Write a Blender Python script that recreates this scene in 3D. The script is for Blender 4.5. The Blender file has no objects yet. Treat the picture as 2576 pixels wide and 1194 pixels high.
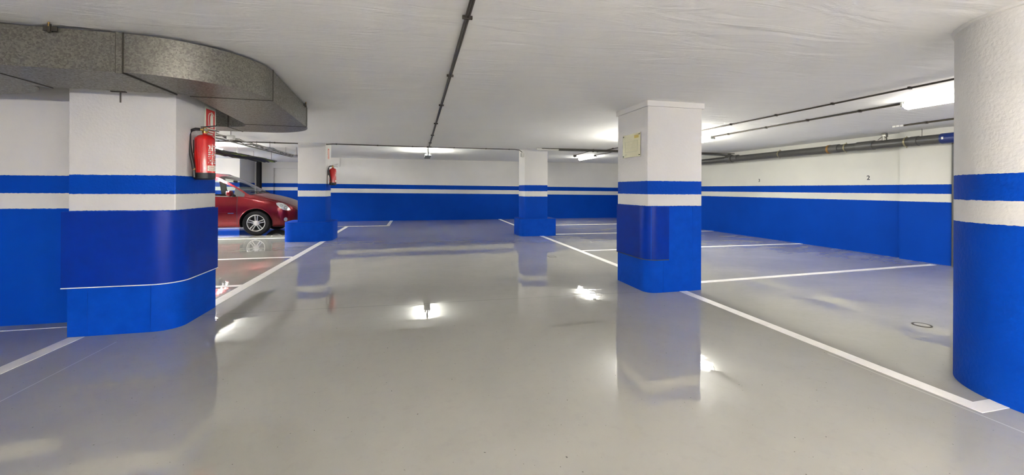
import bpy, bmesh, math, random
from mathutils import Vector, Matrix
from mathutils.bvhtree import BVHTree
R = math.radians
PI = math.pi
random.seed(7)
scene = bpy.context.scene
col = scene.collection

# ------------------------------------------------------------------ camera
cam_data = bpy.data.cameras.new('camera')
cam_data.sensor_width = 36.0
cam_data.lens = 36.0 * 1000.0 / 2576.0
cam_data.shift_y = -(597.0 - 475.0) / 2576.0
cam_data.clip_start = 0.05
cam_data.clip_end = 100
cam = bpy.data.objects.new('camera', cam_data)
YAW = math.atan(240.0 / 1000.0)
cam.matrix_world = (Matrix.Translation((0, 0, 1.2)) @ Matrix.Rotation(-YAW, 4, 'Z')
                    @ Matrix.Rotation(R(90), 4, 'X') @ Matrix.Rotation(R(0.25), 4, 'Z'))
col.objects.link(cam)
scene.camera = cam

# ------------------------------------------------------------------ world, exposure
world = bpy.data.worlds.new('world')
world.use_nodes = True
world.node_tree.nodes['Background'].inputs[0].default_value = (0.5, 0.5, 0.5, 1)
world.node_tree.nodes['Background'].inputs[1].default_value = 0.05
scene.world = world
vs = scene.view_settings
vs.view_transform = 'Standard'
vs.look = 'None'
vs.gamma = 1.0
vs.use_curve_mapping = False
vs.exposure = 2.9
scene.cycles.max_bounces = 8
scene.cycles.diffuse_bounces = 4
scene.cycles.glossy_bounces = 3
scene.cycles.transmission_bounces = 4
scene.cycles.caustics_reflective = False
scene.cycles.caustics_refractive = False
TUBE = 20.0          # emission strength of the fluorescent lamps

# ------------------------------------------------------------------ materials
def srgb(r, g, b):
    def f(c):
        c /= 255.0
        return c / 12.92 if c <= 0.04045 else ((c + 0.055) / 1.055) ** 2.4
    return (f(r), f(g), f(b), 1.0)

class NT:
    def __init__(s, name):
        s.m = bpy.data.materials.new(name)
        s.m.use_nodes = True
        s.t = s.m.node_tree
        s.b = s.t.nodes['Principled BSDF']
        s.out = s.t.nodes['Material Output']
    def n(s, typ, **kw):
        nd = s.t.nodes.new(typ)
        for k, v in kw.items():
            if k.startswith('i_'):
                key = k[2:]
                nd.inputs[int(key) if key.isdigit() else key.replace('_', ' ')].default_value = v
            else:
                setattr(nd, k, v)
        return nd
    def l(s, a, b):
        s.t.links.new(a, b)
    def math(s, op, a, b=None, clamp=False):
        nd = s.t.nodes.new('ShaderNodeMath')
        nd.operation = op
        nd.use_clamp = clamp
        for i, v in enumerate((a, b)):
            if v is None:
                continue
            if isinstance(v, (int, float)):
                nd.inputs[i].default_value = v
            else:
                s.l(v, nd.inputs[i])
        return nd.outputs[0]
    def mix(s, f, a, b):
        nd = s.t.nodes.new('ShaderNodeMix')
        nd.data_type = 'RGBA'
        for idx, v in ((0, f), (6, a), (7, b)):
            if isinstance(v, (int, float, tuple)):
                nd.inputs[idx].default_value = v
            else:
                s.l(v, nd.inputs[idx])
        return nd.outputs[2]
    def ramp(s, f, lo, hi, a=0.0, b=1.0):
        nd = s.t.nodes.new('ShaderNodeMapRange')
        s.l(f, nd.inputs[0])
        for i, v in ((1, lo), (2, hi), (3, a), (4, b)):
            nd.inputs[i].default_value = v
        return nd.outputs[0]
    def noise(s, vec, scale, detail=3.0, rough=0.5, dist=0.0):
        nd = s.n('ShaderNodeTexNoise')
        nd.inputs['Scale'].default_value = scale
        nd.inputs['Detail'].default_value = detail
        nd.inputs['Roughness'].default_value = rough
        nd.inputs['Distortion'].default_value = dist
        if vec is not None:
            s.l(vec, nd.inputs['Vector'])
        return nd.outputs[0]
    def bump(s, h, strength, dist, prev=None):
        nd = s.n('ShaderNodeBump')
        nd.inputs['Strength'].default_value = strength
        nd.inputs['Distance'].default_value = dist
        s.l(h, nd.inputs['Height'])
        if prev is not None:
            s.l(prev, nd.inputs['Normal'])
        return nd.outputs[0]
    def set(s, **kw):
        for k, v in kw.items():
            s.b.inputs[k.replace('_', ' ')].default_value = v
    def pos(s):
        return s.n('ShaderNodeNewGeometry').outputs['Position']
    def scaled(s, vec, sc):
        nd = s.n('ShaderNodeVectorMath', operation='MULTIPLY')
        s.l(vec, nd.inputs[0])
        nd.inputs[1].default_value = sc
        return nd.outputs[0]

def plain(name, colr, rough=0.5, metal=0.0, bump=None, coat=0.0, vary=0.0, spec=0.5):
    t = NT(name)
    t.set(Roughness=rough, Metallic=metal, Coat_Weight=coat, Specular_IOR_Level=spec)
    t.b.inputs['Base Color'].default_value = colr
    if vary > 0:
        nz = t.noise(t.pos(), 9.0, 4.0, 0.6)
        dk = tuple(c * (1 - vary) for c in colr[:3]) + (1,)
        lt = tuple(min(1, c * (1 + vary)) for c in colr[:3]) + (1,)
        t.l(t.mix(t.ramp(nz, 0.3, 0.7), dk, lt), t.b.inputs['Base Color'])
    if bump:
        t.l(t.bump(t.noise(t.pos(), bump[0], 3.0), bump[1], bump[2]), t.b.inputs['Normal'])
    return t.m

BLUE = srgb(4, 63, 165)
WHITE = (0.665, 0.65, 0.62, 1)

def stripe_paint(name, z1=1.30, z2=1.145, z3=1.01, slope=0.0, rough_scale=70.0, rough_amt=0.35, blue=BLUE, white=WHITE):
    """white wall paint, a blue band, a white band, blue down to the floor; edges hand-rolled"""
    t = NT(name)
    p = t.pos()
    sep = t.n('ShaderNodeSeparateXYZ')
    t.l(p, sep.inputs[0])
    wob = t.noise(p, 34.0, 2.0, 0.7)
    z = t.math('ADD', sep.outputs[2], t.math('MULTIPLY', t.math('SUBTRACT', wob, 0.5), 0.010))
    z = t.math('SUBTRACT', z, t.math('MULTIPLY', sep.outputs[0], slope))
    a = t.math('LESS_THAN', z, z1)
    b = t.math('GREATER_THAN', z, z2)
    band = t.math('MULTIPLY', a, b)
    low = t.math('LESS_THAN', z, z3)
    f = t.math('MAXIMUM', band, low)
    big = t.noise(p, 1.3, 4.0, 0.6)
    blue2 = tuple(c * 0.86 for c in blue[:3]) + (1,)
    white2 = tuple(c * 0.94 for c in white[:3]) + (1,)
    cb = t.mix(t.ramp(big, 0.3, 0.7), blue2, blue)
    cw = t.mix(t.ramp(big, 0.3, 0.7), white2, white)
    t.l(t.mix(f, cw, cb), t.b.inputs['Base Color'])
    t.set(Roughness=0.6)
    t.l(t.ramp(f, 0, 1, 0.25, 0.06), t.b.inputs['Specular IOR Level'])
    h = t.noise(p, rough_scale, 2.0, 0.6)
    h2 = t.noise(p, 9.0, 2.0)
    n1 = t.bump(h, rough_amt, 0.004)
    t.l(t.bump(h2, 0.2, 0.005, n1), t.b.inputs['Normal'])
    return t.m

M = {}
M['stripe_wall'] = stripe_paint('wall_paint_striped', rough_amt=0.18)
M['stripe_back'] = stripe_paint('back_wall_paint_striped', 1.335, 1.175, 1.02, -0.007, rough_amt=0.15)
M['stripe_bay'] = stripe_paint('bay_wall_paint_striped', 1.40, 1.235, 1.10, rough_amt=0.15)
M['stripe_right'] = stripe_paint('right_wall_paint_striped', 1.305, 1.15, 1.015, rough_amt=0.15, white=(0.62, 0.615, 0.56, 1))
M['stripe_pillar'] = stripe_paint('pillar_paint_striped', rough_amt=0.8, rough_scale=45)
M['blue_plaster'] = plain('blue_plaster', BLUE, 0.6, bump=(70, 0.4, 0.004), vary=0.08, spec=0.06)
M['blue_panel'] = plain('blue_bumper_panel', srgb(2, 40, 134), 0.33, bump=(140, 0.08, 0.002), vary=0.06, spec=0.14)
M['white_paint'] = plain('white_wall_paint', WHITE, 0.6, bump=(60, 0.2, 0.004))

def ceiling_mat():
    t = NT('ceiling_plaster')
    p = t.pos()
    big = t.noise(p, 0.7, 4.0, 0.55)
    t.l(t.mix(t.ramp(big, 0.3, 0.7), (0.86, 0.855, 0.84, 1), (0.90, 0.895, 0.88, 1)), t.b.inputs['Base Color'])
    t.set(Roughness=0.7, Specular_IOR_Level=0.25)
    s = t.noise(t.scaled(p, (1.0, 4.0, 1.0)), 1.4, 4.0, 0.55, 1.2)
    f = t.noise(p, 45.0, 3.0)
    n = t.bump(s, 0.35, 0.03)
    t.l(t.bump(f, 0.1, 0.003, n), t.b.inputs['Normal'])
    return t.m
M['ceiling'] = ceiling_mat()

def floor_mat():
    t = NT('grey_floor_paint')
    p = t.pos()
    sep = t.n('ShaderNodeSeparateXYZ')
    t.l(p, sep.inputs[0])
    x, y = sep.outputs[0], sep.outputs[1]
    big = t.noise(p, 0.55, 4.0, 0.6, 0.4)
    fine = t.noise(p, 14.0, 3.0, 0.65)
    c = t.mix(t.ramp(big, 0.32, 0.68), srgb(156, 154, 149), srgb(168, 166, 160))
    c = t.mix(t.math('MULTIPLY', t.ramp(fine, 0.55, 0.75), 0.18), c, srgb(138, 136, 132))
    # specks of dirt
    sp = t.noise(p, 60.0, 1.0)
    c = t.mix(t.ramp(sp, 0.76, 0.80), c, srgb(95, 92, 88))
    # construction joints: thin lines cut in the slab
    wob = t.math('MULTIPLY', t.math('SUBTRACT', t.noise(p, 3.0, 2.0), 0.5), 0.012)
    def line(coord, at, w):
        return t.math('LESS_THAN', t.math('ABSOLUTE', t.math('SUBTRACT', t.math('ADD', coord, wob), at)), w)
    j1 = t.math('MULTIPLY', line(x, -2.26, 0.004), t.math('LESS_THAN', y, 3.72))
    j2 = t.math('MULTIPLY', line(t.math('ADD', y, t.math('MULTIPLY', x, 0.03)), 4.26, 0.004), t.math('LESS_THAN', t.math('ABSOLUTE', t.math('SUBTRACT', x, 0.3)), 2.3))
    j3 = t.math('MULTIPLY', line(x, 2.945, 0.005), t.math('LESS_THAN', y, 2.3))
    c = t.mix(t.math('MULTIPLY', t.math('MAXIMUM', j1, j3), 0.6), c, srgb(205, 200, 192))
    c = t.mix(t.math('MULTIPLY', j2, 0.55), c, srgb(105, 102, 98))
    t.l(c, t.b.inputs['Base Color'])
    # worn, smeared gloss
    sm = t.noise(t.scaled(p, (1.0, 2.6, 1.0)), 1.1, 4.0, 0.62, 1.0)
    rgh = t.ramp(sm, 0.35, 0.75, 0.008, 0.035)
    # the bays on the right are scuffed dull in patches
    bay = t.ramp(x, 3.05, 3.35)
    wear = t.ramp(t.noise(t.scaled(p, (0.7, 1.6, 1.0)), 1.0, 6.0, 0.7, 0.5), 0.40, 0.60)
    wear = t.math('MULTIPLY', bay, wear)
    t.l(t.math('ADD', rgh, t.math('MULTIPLY', wear, 0.16)), t.b.inputs['Roughness'])
    t.l(t.ramp(wear, 0, 1, 0.46, 0.30), t.b.inputs['Specular IOR Level'])
    t.set(IOR=1.75)
    w1 = t.noise(t.scaled(p, (1.0, 1.7, 1.0)), 1.6, 3.0, 0.5, 0.8)
    w2 = t.noise(p, 11.0, 4.0, 0.6)
    n = t.bump(w1, 1.0, 0.0016)
    w3 = t.noise(t.scaled(p, (7.0, 30.0, 1.0)), 1.0, 4.0, 0.6, 0.3)
    n = t.bump(w2, 0.15, 0.0006, n)
    t.l(t.bump(w3, 0.2, 0.00022, n), t.b.inputs['Normal'])
    return t.m
M['floor'] = floor_mat()

def line_mat():
    t = NT('white_line_paint')
    p = t.pos()
    d = t.noise(p, 7.0, 5.0, 0.65)
    t.l(t.mix(t.math('MULTIPLY', t.ramp(d, 0.5, 0.75), 0.5), (0.80, 0.78, 0.74, 1), (0.58, 0.55, 0.50, 1)), t.b.inputs['Base Color'])
    t.set(Roughness=0.42, Specular_IOR_Level=0.4)
    return t.m
M['line'] = line_mat()

def galvanised():
    t = NT('galvanised_sheet')
    p = t.pos()
    v = t.n('ShaderNodeTexVoronoi')
    v.inputs['Scale'].default_value = 105.0
    v.inputs['Randomness'].default_value = 1.0
    d = t.n('ShaderNodeVectorMath', operation='ADD')
    dn = t.n('ShaderNodeTexNoise')
    dn.inputs['Scale'].default_value = 40.0
    t.l(p, dn.inputs['Vector'])
    ds = t.scaled(dn.outputs['Color'], (0.012, 0.012, 0.012))
    t.l(p, d.inputs[0])
    t.l(ds, d.inputs[1])
    t.l(d.outputs[0], v.inputs['Vector'])
    sp = t.n('ShaderNodeSeparateColor')
    t.l(v.outputs['Color'], sp.inputs[0])
    big = t.noise(p, 2.0, 3.0)
    f = t.math('ADD', t.math('MULTIPLY', sp.outputs[0], 0.75), t.math('MULTIPLY', big, 0.25))
    t.l(t.mix(f, (0.105, 0.10, 0.083, 1), (0.225, 0.215, 0.182, 1)), t.b.inputs['Base Color'])
    t.l(t.ramp(sp.outputs[1], 0, 1, 0.32, 0.55), t.b.inputs['Roughness'])
    t.set(Metallic=0.75)
    return t.m
M['galv'] = galvanised()
M['galv_dark'] = plain('duct_seam', srgb(70, 66, 58), 0.5, 0.6)
M['conduit'] = plain('dark_conduit', srgb(74, 68, 58), 0.45, 0.2, vary=0.15)
M['conduit_light'] = plain('pale_conduit', srgb(212, 210, 202), 0.5)
M['clip'] = plain('conduit_clip', srgb(60, 54, 46), 0.5, 0.3)
M['pvc'] = plain('grey_drain_pipe', srgb(70, 69, 66), 0.38, vary=0.12)
M['pvc_collar'] = plain('drain_collar', srgb(80, 79, 76), 0.4)
M['pvc_blue'] = plain('blue_pipe_paint', srgb(16, 38, 100), 0.4)
M['rust'] = plain('rusty_ring', srgb(150, 110, 55), 0.6, 0.3, vary=0.3)
M['steel'] = plain('zinc_steel', srgb(150, 148, 140), 0.35, 0.8)
M['clamp'] = plain('pipe_clamp', srgb(150, 142, 112), 0.45, 0.5)
M['brass'] = plain('brass', srgb(165, 135, 75), 0.35, 0.9)
M['black'] = plain('black_rubber', (0.012, 0.012, 0.013, 1), 0.5)
M['black_gloss'] = plain('black_plastic', (0.015, 0.015, 0.016, 1), 0.3)
M['door_grey'] = plain('dark_grey_door', (0.05, 0.05, 0.052, 1), 0.5)
M['dark'] = plain('dark_void', (0.01, 0.009, 0.01, 1), 0.9)
M['lamp_body'] = plain('lamp_housing', srgb(140, 142, 138), 0.5)
M['white_plastic'] = plain('white_plastic', srgb(225, 224, 218), 0.4)
M['ext_red'] = plain('extinguisher_red', (0.60, 0.012, 0.010, 1), 0.22, coat=0.5)
M['sign_red'] = plain('sign_red', (0.62, 0.018, 0.015, 1), 0.4)
M['sign_white'] = plain('sign_pale', srgb(228, 232, 214), 0.45)
M['cable_green'] = plain('earth_wire', srgb(120, 140, 40), 0.5)
M['number'] = plain('number_paint', srgb(18, 24, 40), 0.6)

def brushed():
    t = NT('brushed_champagne_plate')
    p = t.pos()
    nz = t.noise(t.scaled(p, (1, 1, 40.0)), 30.0, 3.0)
    t.l(t.mix(nz, srgb(222, 216, 172), srgb(244, 240, 212)), t.b.inputs['Base Color'])
    t.set(Metallic=0.7, Roughness=0.25)
    return t.m
M['plate'] = brushed()
M['plate_gold'] = plain('gold_patch', srgb(190, 170, 95), 0.4, 0.6)
M['engrave'] = plain('engraved_line', srgb(96, 92, 74), 0.6, 0.3)

def emitter(name, colr, st):
    t = NT(name)
    t.b.inputs['Base Color'].default_value = (0.9, 0.9, 0.88, 1)
    t.b.inputs['Emission Color'].default_value = colr
    t.b.inputs['Emission Strength'].default_value = st
    return t.m
M['glow'] = emitter('lit_fluorescent', (1.0, 0.99, 0.90, 1), TUBE * 0.75)
M['glow_warm'] = emitter('lit_fluorescent_warm', (1.0, 0.95, 0.86, 1), TUBE * 0.5)
M['fill_room'] = emitter('fill_tube_behind', (1.0, 0.945, 0.87, 1), TUBE * 7.4)  # fill light of the unseen lamps added behind the camera
M['fill_near'] = emitter('fill_tube_dim', (1.0, 0.95, 0.88, 1), TUBE * 1.8)  # fill light of an unseen lamp added over the left bay
M['fill_far'] = emitter('fill_tube_bay', (1.0, 0.98, 0.93, 1), TUBE * 3.6)  # fill light of unseen lamps added at the far left
M['fill_low'] = emitter('fill_tube_weak', (1.0, 0.985, 0.92, 1), TUBE * 0.9)  # weaker fill light of added unseen lamps
M['glow_mid'] = emitter('lit_aisle_tube', (1.0, 0.985, 0.92, 1), TUBE * 3.2)
M['glow_tube'] = emitter('lit_bare_tube', (1.0, 0.995, 0.92, 1), TUBE * 1.1)

# ------------------------------------------------------------------ mesh helpers
class MB:
    """collects vertices and faces of one mesh object"""
    def __init__(s):
        s.v, s.f = [], []
    def add(s, vs_, fs):
        o = len(s.v)
        s.v += [tuple(p) for p in vs_]
        s.f += [tuple(i + o for i in f) for f in fs]
        return s
    def box(s, x0, x1, y0, y1, z0, z1):
        vs_ = [(x, y, z) for z in (z0, z1) for y in (y0, y1) for x in (x0, x1)]
        return s.add(vs_, [(0, 2, 3, 1), (4, 5, 7, 6), (0, 1, 5, 4), (2, 6, 7, 3), (0, 4, 6, 2), (1, 3, 7, 5)])
    def bevbox(s, x0, x1, y0, y1, z0, z1, b=0.004):
        bm = bmesh.new()
        bmesh.ops.create_cube(bm, size=1.0)
        for v in bm.verts:
            v.co = Vector(((x0 + x1) / 2 + v.co.x * (x1 - x0), (y0 + y1) / 2 + v.co.y * (y1 - y0), (z0 + z1) / 2 + v.co.z * (z1 - z0)))
        bmesh.ops.bevel(bm, geom=bm.edges[:], offset=b, segments=2, affect='EDGES', profile=0.5)
        s.bm(bm)
        return s
    def bm(s, bm, mat=None):
        bm.verts.index_update()
        vs_ = [(mat @ v.co if mat else v.co) for v in bm.verts]
        s.add(vs_, [[v.index for v in f.verts] for f in bm.faces])
        bm.free()
        return s
    def prism(s, poly, z0, z1):
        n = len(poly)
        area = sum(poly[i][0] * poly[(i + 1) % n][1] - poly[(i + 1) % n][0] * poly[i][1] for i in range(n))
        if area < 0:
            poly = poly[::-1]
        vs_ = [(x, y, z0) for x, y in poly] + [(x, y, z1) for x, y in poly]
        fs = [tuple(range(n - 1, -1, -1)), tuple(range(n, 2 * n))]
        fs += [(i, (i + 1) % n, n + (i + 1) % n, n + i) for i in range(n)]
        return s.add(vs_, fs)
    def ribbon(s, path, thick, z0, z1):
        """upright sheet of some thickness that follows a plan path (thickness goes to the right of the path)"""
        n = len(path)
        off = []
        for i in range(n):
            a = Vector(path[max(i - 1, 0)])
            b = Vector(path[min(i + 1, n - 1)])
            d = (b - a).normalized()
            nn = Vector((d.y, -d.x))
            off.append((path[i][0] + nn.x * thick, path[i][1] + nn.y * thick))
        return s.prism(list(path) + off[::-1], z0, z1)
    def tube(s, pts, r, seg=10, closed_ends=True, taper=None):
        pts = [Vector(p) for p in pts]
        n = len(pts)
        up = Vector((0, 0, 1))
        rings = []
        for i, p in enumerate(pts):
            d = (pts[min(i + 1, n - 1)] - pts[max(i - 1, 0)]).normalized()
            u = up if abs(d.z) < 0.95 else Vector((1, 0, 0))
            sx = d.cross(u).normalized()
            sy = sx.cross(d).normalized()
            rr = r[i] if isinstance(r, (list, tuple)) else r
            rings.append([p + (sx * math.cos(2 * PI * k / seg) + sy * math.sin(2 * PI * k / seg)) * rr for k in range(seg)])
        vs_ = [q for ring in rings for q in ring]
        fs = []
        for i in range(n - 1):
            for k in range(seg):
                a, b = i * seg + k, i * seg + (k + 1) % seg
                fs.append((a, a + seg, b + seg, b))
        if closed_ends:
            fs.append(tuple(range(seg)))
            fs.append(tuple((n - 1) * seg + k for k in range(seg - 1, -1, -1)))
        return s.add(vs_, fs)
    def lathe(s, prof, c=(0, 0, 0), seg=24, axis='z', close=False):
        """prof: list of (r, h)"""
        vs_, fs = [], []
        n = len(prof)
        for k in range(seg):
            a = 2 * PI * k / seg
            for r, h in prof:
                p = (r * math.cos(a), r * math.sin(a), h)
                if axis == 'y':
                    p = (p[0], -p[2], p[1])
                elif axis == 'x':
                    p = (p[2], p[0], p[1])
                vs_.append((p[0] + c[0], p[1] + c[1], p[2] + c[2]))
        for k in range(seg):
            k2 = (k + 1) % seg
            for i in range(n - 1 if not close else n):
                i2 = (i + 1) % n
                fs.append((k * n + i, k2 * n + i, k2 * n + i2, k * n + i2))
        return s.add(vs_, fs)
    def obj(s, name, mat, parent=None, smooth=False, loc=None):
        me = bpy.data.meshes.new(name)
        me.from_pydata(s.v, [], s.f)
        bm = bmesh.new()
        bm.from_mesh(me)
        bmesh.ops.remove_doubles(bm, verts=bm.verts, dist=1e-6)
        bmesh.ops.recalc_face_normals(bm, faces=bm.faces)
        bm.to_mesh(me)
        bm.free()
        me.materials.append(M[mat] if isinstance(mat, str) else mat)
        if smooth:
            me.shade_smooth()
            me.set_sharp_from_angle(angle=R(smooth if smooth is not True else 40))
        o = bpy.data.objects.new(name, me)
        col.objects.link(o)
        if parent is not None:
            o.parent = parent
        if loc:
            o.location = loc
        return o

def tag(o, label=None, cat=None, group=None, kind=None):
    if label: o['label'] = label
    if cat: o['category'] = cat
    if group: o['group'] = group
    if kind: o['kind'] = kind
    return o
def thing(name, label, cat, loc=(0, 0, 0), rz=0.0, group=None):
    o = bpy.data.objects.new(name, None)
    o.empty_display_size = 0.1
    o.location = loc
    o.rotation_euler = (0, 0, rz)
    col.objects.link(o)
    return tag(o, label, cat, group)
def struct(name, mb, mat, smooth=False):
    return tag(mb.obj(name, mat, None, smooth), kind='structure')
def arc(cx, cy, r, a0, a1, n=10):
    return [(cx + r * math.cos(R(a0 + (a1 - a0) * i / n)), cy + r * math.sin(R(a0 + (a1 - a0) * i / n))) for i in range(n + 1)]
def rrect(x0, x1, y0, y1, rads, n=8):
    """plan rectangle, radii for corners (x0y0, x1y0, x1y1, x0y1)"""
    out = []
    for (cx, cy, sx, sy, a0), r in zip(((x0, y0, 1, 1, 180), (x1, y0, -1, 1, 270), (x1, y1, -1, -1, 0), (x0, y1, 1, -1, 90)), rads):
        if r <= 0:
            out.append((cx, cy))
        else:
            out += arc(cx + sx * r, cy + sy * r, r, a0, a0 + 90, n)
    return out

ZC = 2.228      # front ceiling
ZR = 2.30       # rear ceiling, a little higher
YB = 15.45      # back wall

# ================================================================== the setting
floor = struct('floor', MB().box(-9.3, 10.4, -7.3, 18.7, -0.15, 0.0), 'floor')
cl = MB()
cl.box(-9.3, 10.4, -7.3, 10.05, ZC, ZC + 0.25)
cl.box(-9.3, 10.4, 10.05, 18.7, ZR, ZC + 0.25)
struct('ceiling', cl, 'ceiling')
struct('wall_back', MB().box(-3.05, 10.4, YB, YB + 0.2, 0, ZR), 'stripe_back')
struct('wall_right', MB().box(8.42, 8.7, 5.24, YB, 0, ZR).box(8.31, 8.7, -7.0, 5.24, 0, ZR), 'stripe_right')
struct('wall_front', MB().box(-9.0, 10.1, -7.2, -7.0, 0, ZR), 'stripe_wall')
struct('wall_left', MB().box(-9.2, -9.0, -7.2, 18.6, 0, ZR), 'stripe_wall')
struct('wall_left_bay', MB().box(-9.0, -2.55, 4.35, 4.55, 0, ZR), 'stripe_wall')
# far corner behind the car: a wall stepping back to a doorway
struct('wall_far_left', MB().box(-9.0, -6.5, 17.0, 17.2, 0, ZR).box(-6.62, -6.5, 17.2, 18.5, 0, ZR), 'stripe_bay')
wf = MB().box(-6.27, -2.85, 18.5, 18.7, 0, ZR)
struct('wall_far_back', wf, 'stripe_bay')
struct('wall_far_side', MB().box(-3.05, -2.85, YB + 0.2, 18.5, 0, ZR), 'stripe_bay')
# moulding round a bricked-up opening, dark doorway
fr = [(-6.03, 0.0), (-6.03, 1.98)] + [(-5.85 - 0.18 * math.cos(R(q)), 1.98 + 0.18 * math.sin(R(q))) for q in range(15, 91, 15)] + [(-3.05, 2.16), (-3.05, 2.03), (-5.79, 2.03), (-5.79, 0.0)]
nf = len(fr)
mo = MB().add([(x, 18.40, z) for x, z in fr] + [(x, 18.5, z) for x, z in fr],
              [tuple(range(nf)), tuple(range(2 * nf - 1, nf - 1, -1))] + [(i, (i + 1) % nf, nf + (i + 1) % nf, nf + i) for i in range(nf)])
struct('trim_1', mo, 'stripe_bay', smooth=30)
d1 = tag(MB().box(-6.5, -6.27, 18.62, 18.68, 0, ZR).obj('door_1', 'door_grey'), kind='structure')
MB().box(-6.30, -6.26, 18.40, 18.5, 0, 2.25).obj('door_frame', 'dark', d1)
MB().box(-6.5, -6.46, 18.44, 18.5, 0, 2.25).obj('door_frame', 'white_paint', d1)

# ------------------------------------------------------------------ floor markings
def quad_line(pts):
    n = len(pts)
    m = MB()
    m.add([(x, y, 0.0) for x, y in pts] + [(x, y, 0.0025) for x, y in pts],
          [tuple(range(n)), tuple(range(2 * n - 1, n - 1, -1))] + [(i, (i + 1) % n, n + (i + 1) % n, n + i) for i in range(n)])
    return m.obj('painted_line', 'line', floor)
def xline(x0, x1, ya, yb, w=0.09):
    return quad_line([(x0, ya - w / 2), (x1, yb - w / 2), (x1, yb + w / 2), (x0, ya + w / 2)])
# right edge of the aisle with its hooked near end, then the left edge, then the bays
quad_line([(2.98, 1.495), (3.31, 1.495), (3.31, 1.585), (3.08, 1.585), (3.12, 4.12), (3.02, 4.12)])
quad_line([(3.03, 4.78), (3.13, 4.78), (3.17, 9.72), (3.07, 9.72)])
quad_line([(3.09, 10.45), (3.19, 10.45), (3.25, YB), (3.15, YB)])
quad_line([(-2.09, 4.58), (-1.975, 4.58), (-1.99, 9.72), (-2.10, 9.72)])
quad_line([(-2.14, 10.5), (-2.03, 10.5), (-2.07, 13.38), (-2.17, 13.38)])
quad_line([(-2.68, -6.9), (-2.57, -6.9), (-2.585, 3.90), (-2.69, 3.90)])
quad_line([(-0.94, 13.30), (-0.84, 13.30), (-0.85, YB), (-0.95, YB)])
for x0, x1, ya, yb in ((-8.9, -2.095, 5.45, 5.52), (-8.9, -2.1, 7.50, 7.61), (-8.9, -2.9, 10.60, 10.54), (-8.9, -2.17, 13.45, 13.38), (-2.17, -0.84, 13.38, 13.345)):
    xline(x0, x1, ya, yb)
for x0, x1, ya, yb in ((3.35, 8.18, 4.44, 4.69), (3.14, 8.42, 7.22, 7.18), (3.53, 8.42, 10.03, 9.93), (3.2, 8.42, 12.60, 12.58)):
    xline(x0, x1, ya, yb)
quad_line([(-8.9, 4.20), (-2.72, 4.20), (-2.72, 4.207), (-8.9, 4.207)])

# ------------------------------------------------------------------ pillars
def board(path, z0, z1, parent, t=0.012, mat='blue_plaster', name='foam_board'):
    return MB().ribbon(path, t, z0, z1).obj(name, mat, parent, smooth=30)

# big pillar on the left, with the bumper sheet
lp = thing('pillar', 'wide pillar under the metal duct, with fire extinguisher and large blue bumper sheet', 'pillar', (-2.335, 4.25, 0))
def loc_parent(o, root):
    o.location = -Vector(root.location)
    return o
mb = MB()
mb.prism(rrect(-2.69, -1.975, 3.92, 4.58, (0.0, 0.16, 0, 0)), 0, 1.0)
mb.prism(rrect(-2.70, -1.97, 3.91, 4.59, (0.006, 0.012, 0.006, 0.006), 3), 1.0, ZC)
loc_parent(mb.obj('shaft', 'stripe_pillar', lp, smooth=30), lp)
for pth in ([(-2.70, 4.55), (-2.70, 3.92), (-2.574, 3.92)], [(-2.571, 3.92), (-2.144, 3.92)],
            [(-2.141, 3.92)] + arc(-2.135, 4.08, 0.16, -88, 0, 8) + [(-1.975, 4.475)], [(-1.975, 4.478), (-1.975, 4.585)]):
    loc_parent(board(pth, 0.0, 0.985, lp), lp)
pl = [(-2.735, 3.895), (-2.15, 3.895)] + arc(-2.14, 4.085, 0.19, -85, 0, 10) + [(-1.95, 4.585)]
loc_parent(board(pl, 0.40, 1.003, lp, 0.006, 'blue_panel', 'bumper_panel'), lp)
loc_parent(board([(x, y) for x, y in pl], 0.392, 0.40, lp, 0.008, 'white_plastic', 'panel_edge'), lp)

# pillar on the right with the engraved plate
rp = thing('pillar', 'pillar with engraved metal plate and short blue bumper sheet round its corner', 'pillar', (2.96, 4.45, 0))
mb = MB()
mb.prism(rrect(2.61, 3.31, 4.11, 4.79, (0.11, 0, 0, 0)), 0, 1.0)
mb.prism(rrect(2.595, 3.32, 4.10, 4.80, (0.012, 0.006, 0.006, 0.006), 3), 1.0, ZC)
loc_parent(mb.obj('shaft', 'stripe_pillar', rp, smooth=30), rp)
loc_parent(MB().prism(rrect(2.575, 3.342, 4.078, 4.82, (0.01, 0.01, 0.01, 0.01), 3), 2.165, ZC).obj('collar', 'white_paint', rp, smooth=30), rp)
for pth in ([(2.61, 4.80), (2.61, 4.72)], [(2.61, 4.716), (2.61, 4.22)] + arc(2.72, 4.22, 0.11, 182, 270, 8) + [(2.80, 4.11)],
            [(2.804, 4.11), (3.195, 4.11)], [(3.198, 4.11), (3.312, 4.11), (3.312, 4.79)]):
    loc_parent(board(pth, 0.0, 1.0, rp), rp)
pr = [(2.59, 4.80), (2.59, 4.26)] + arc(2.74, 4.25, 0.15, 182, 270, 10) + [(2.875, 4.10)]
loc_parent(board(pr, 0.385, 1.0, rp, 0.008, 'blue_panel', 'bumper_panel'), rp)
loc_parent(board(pr, 0.377, 0.385, rp, 0.010, 'galv_dark', 'panel_edge'), rp)

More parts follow.
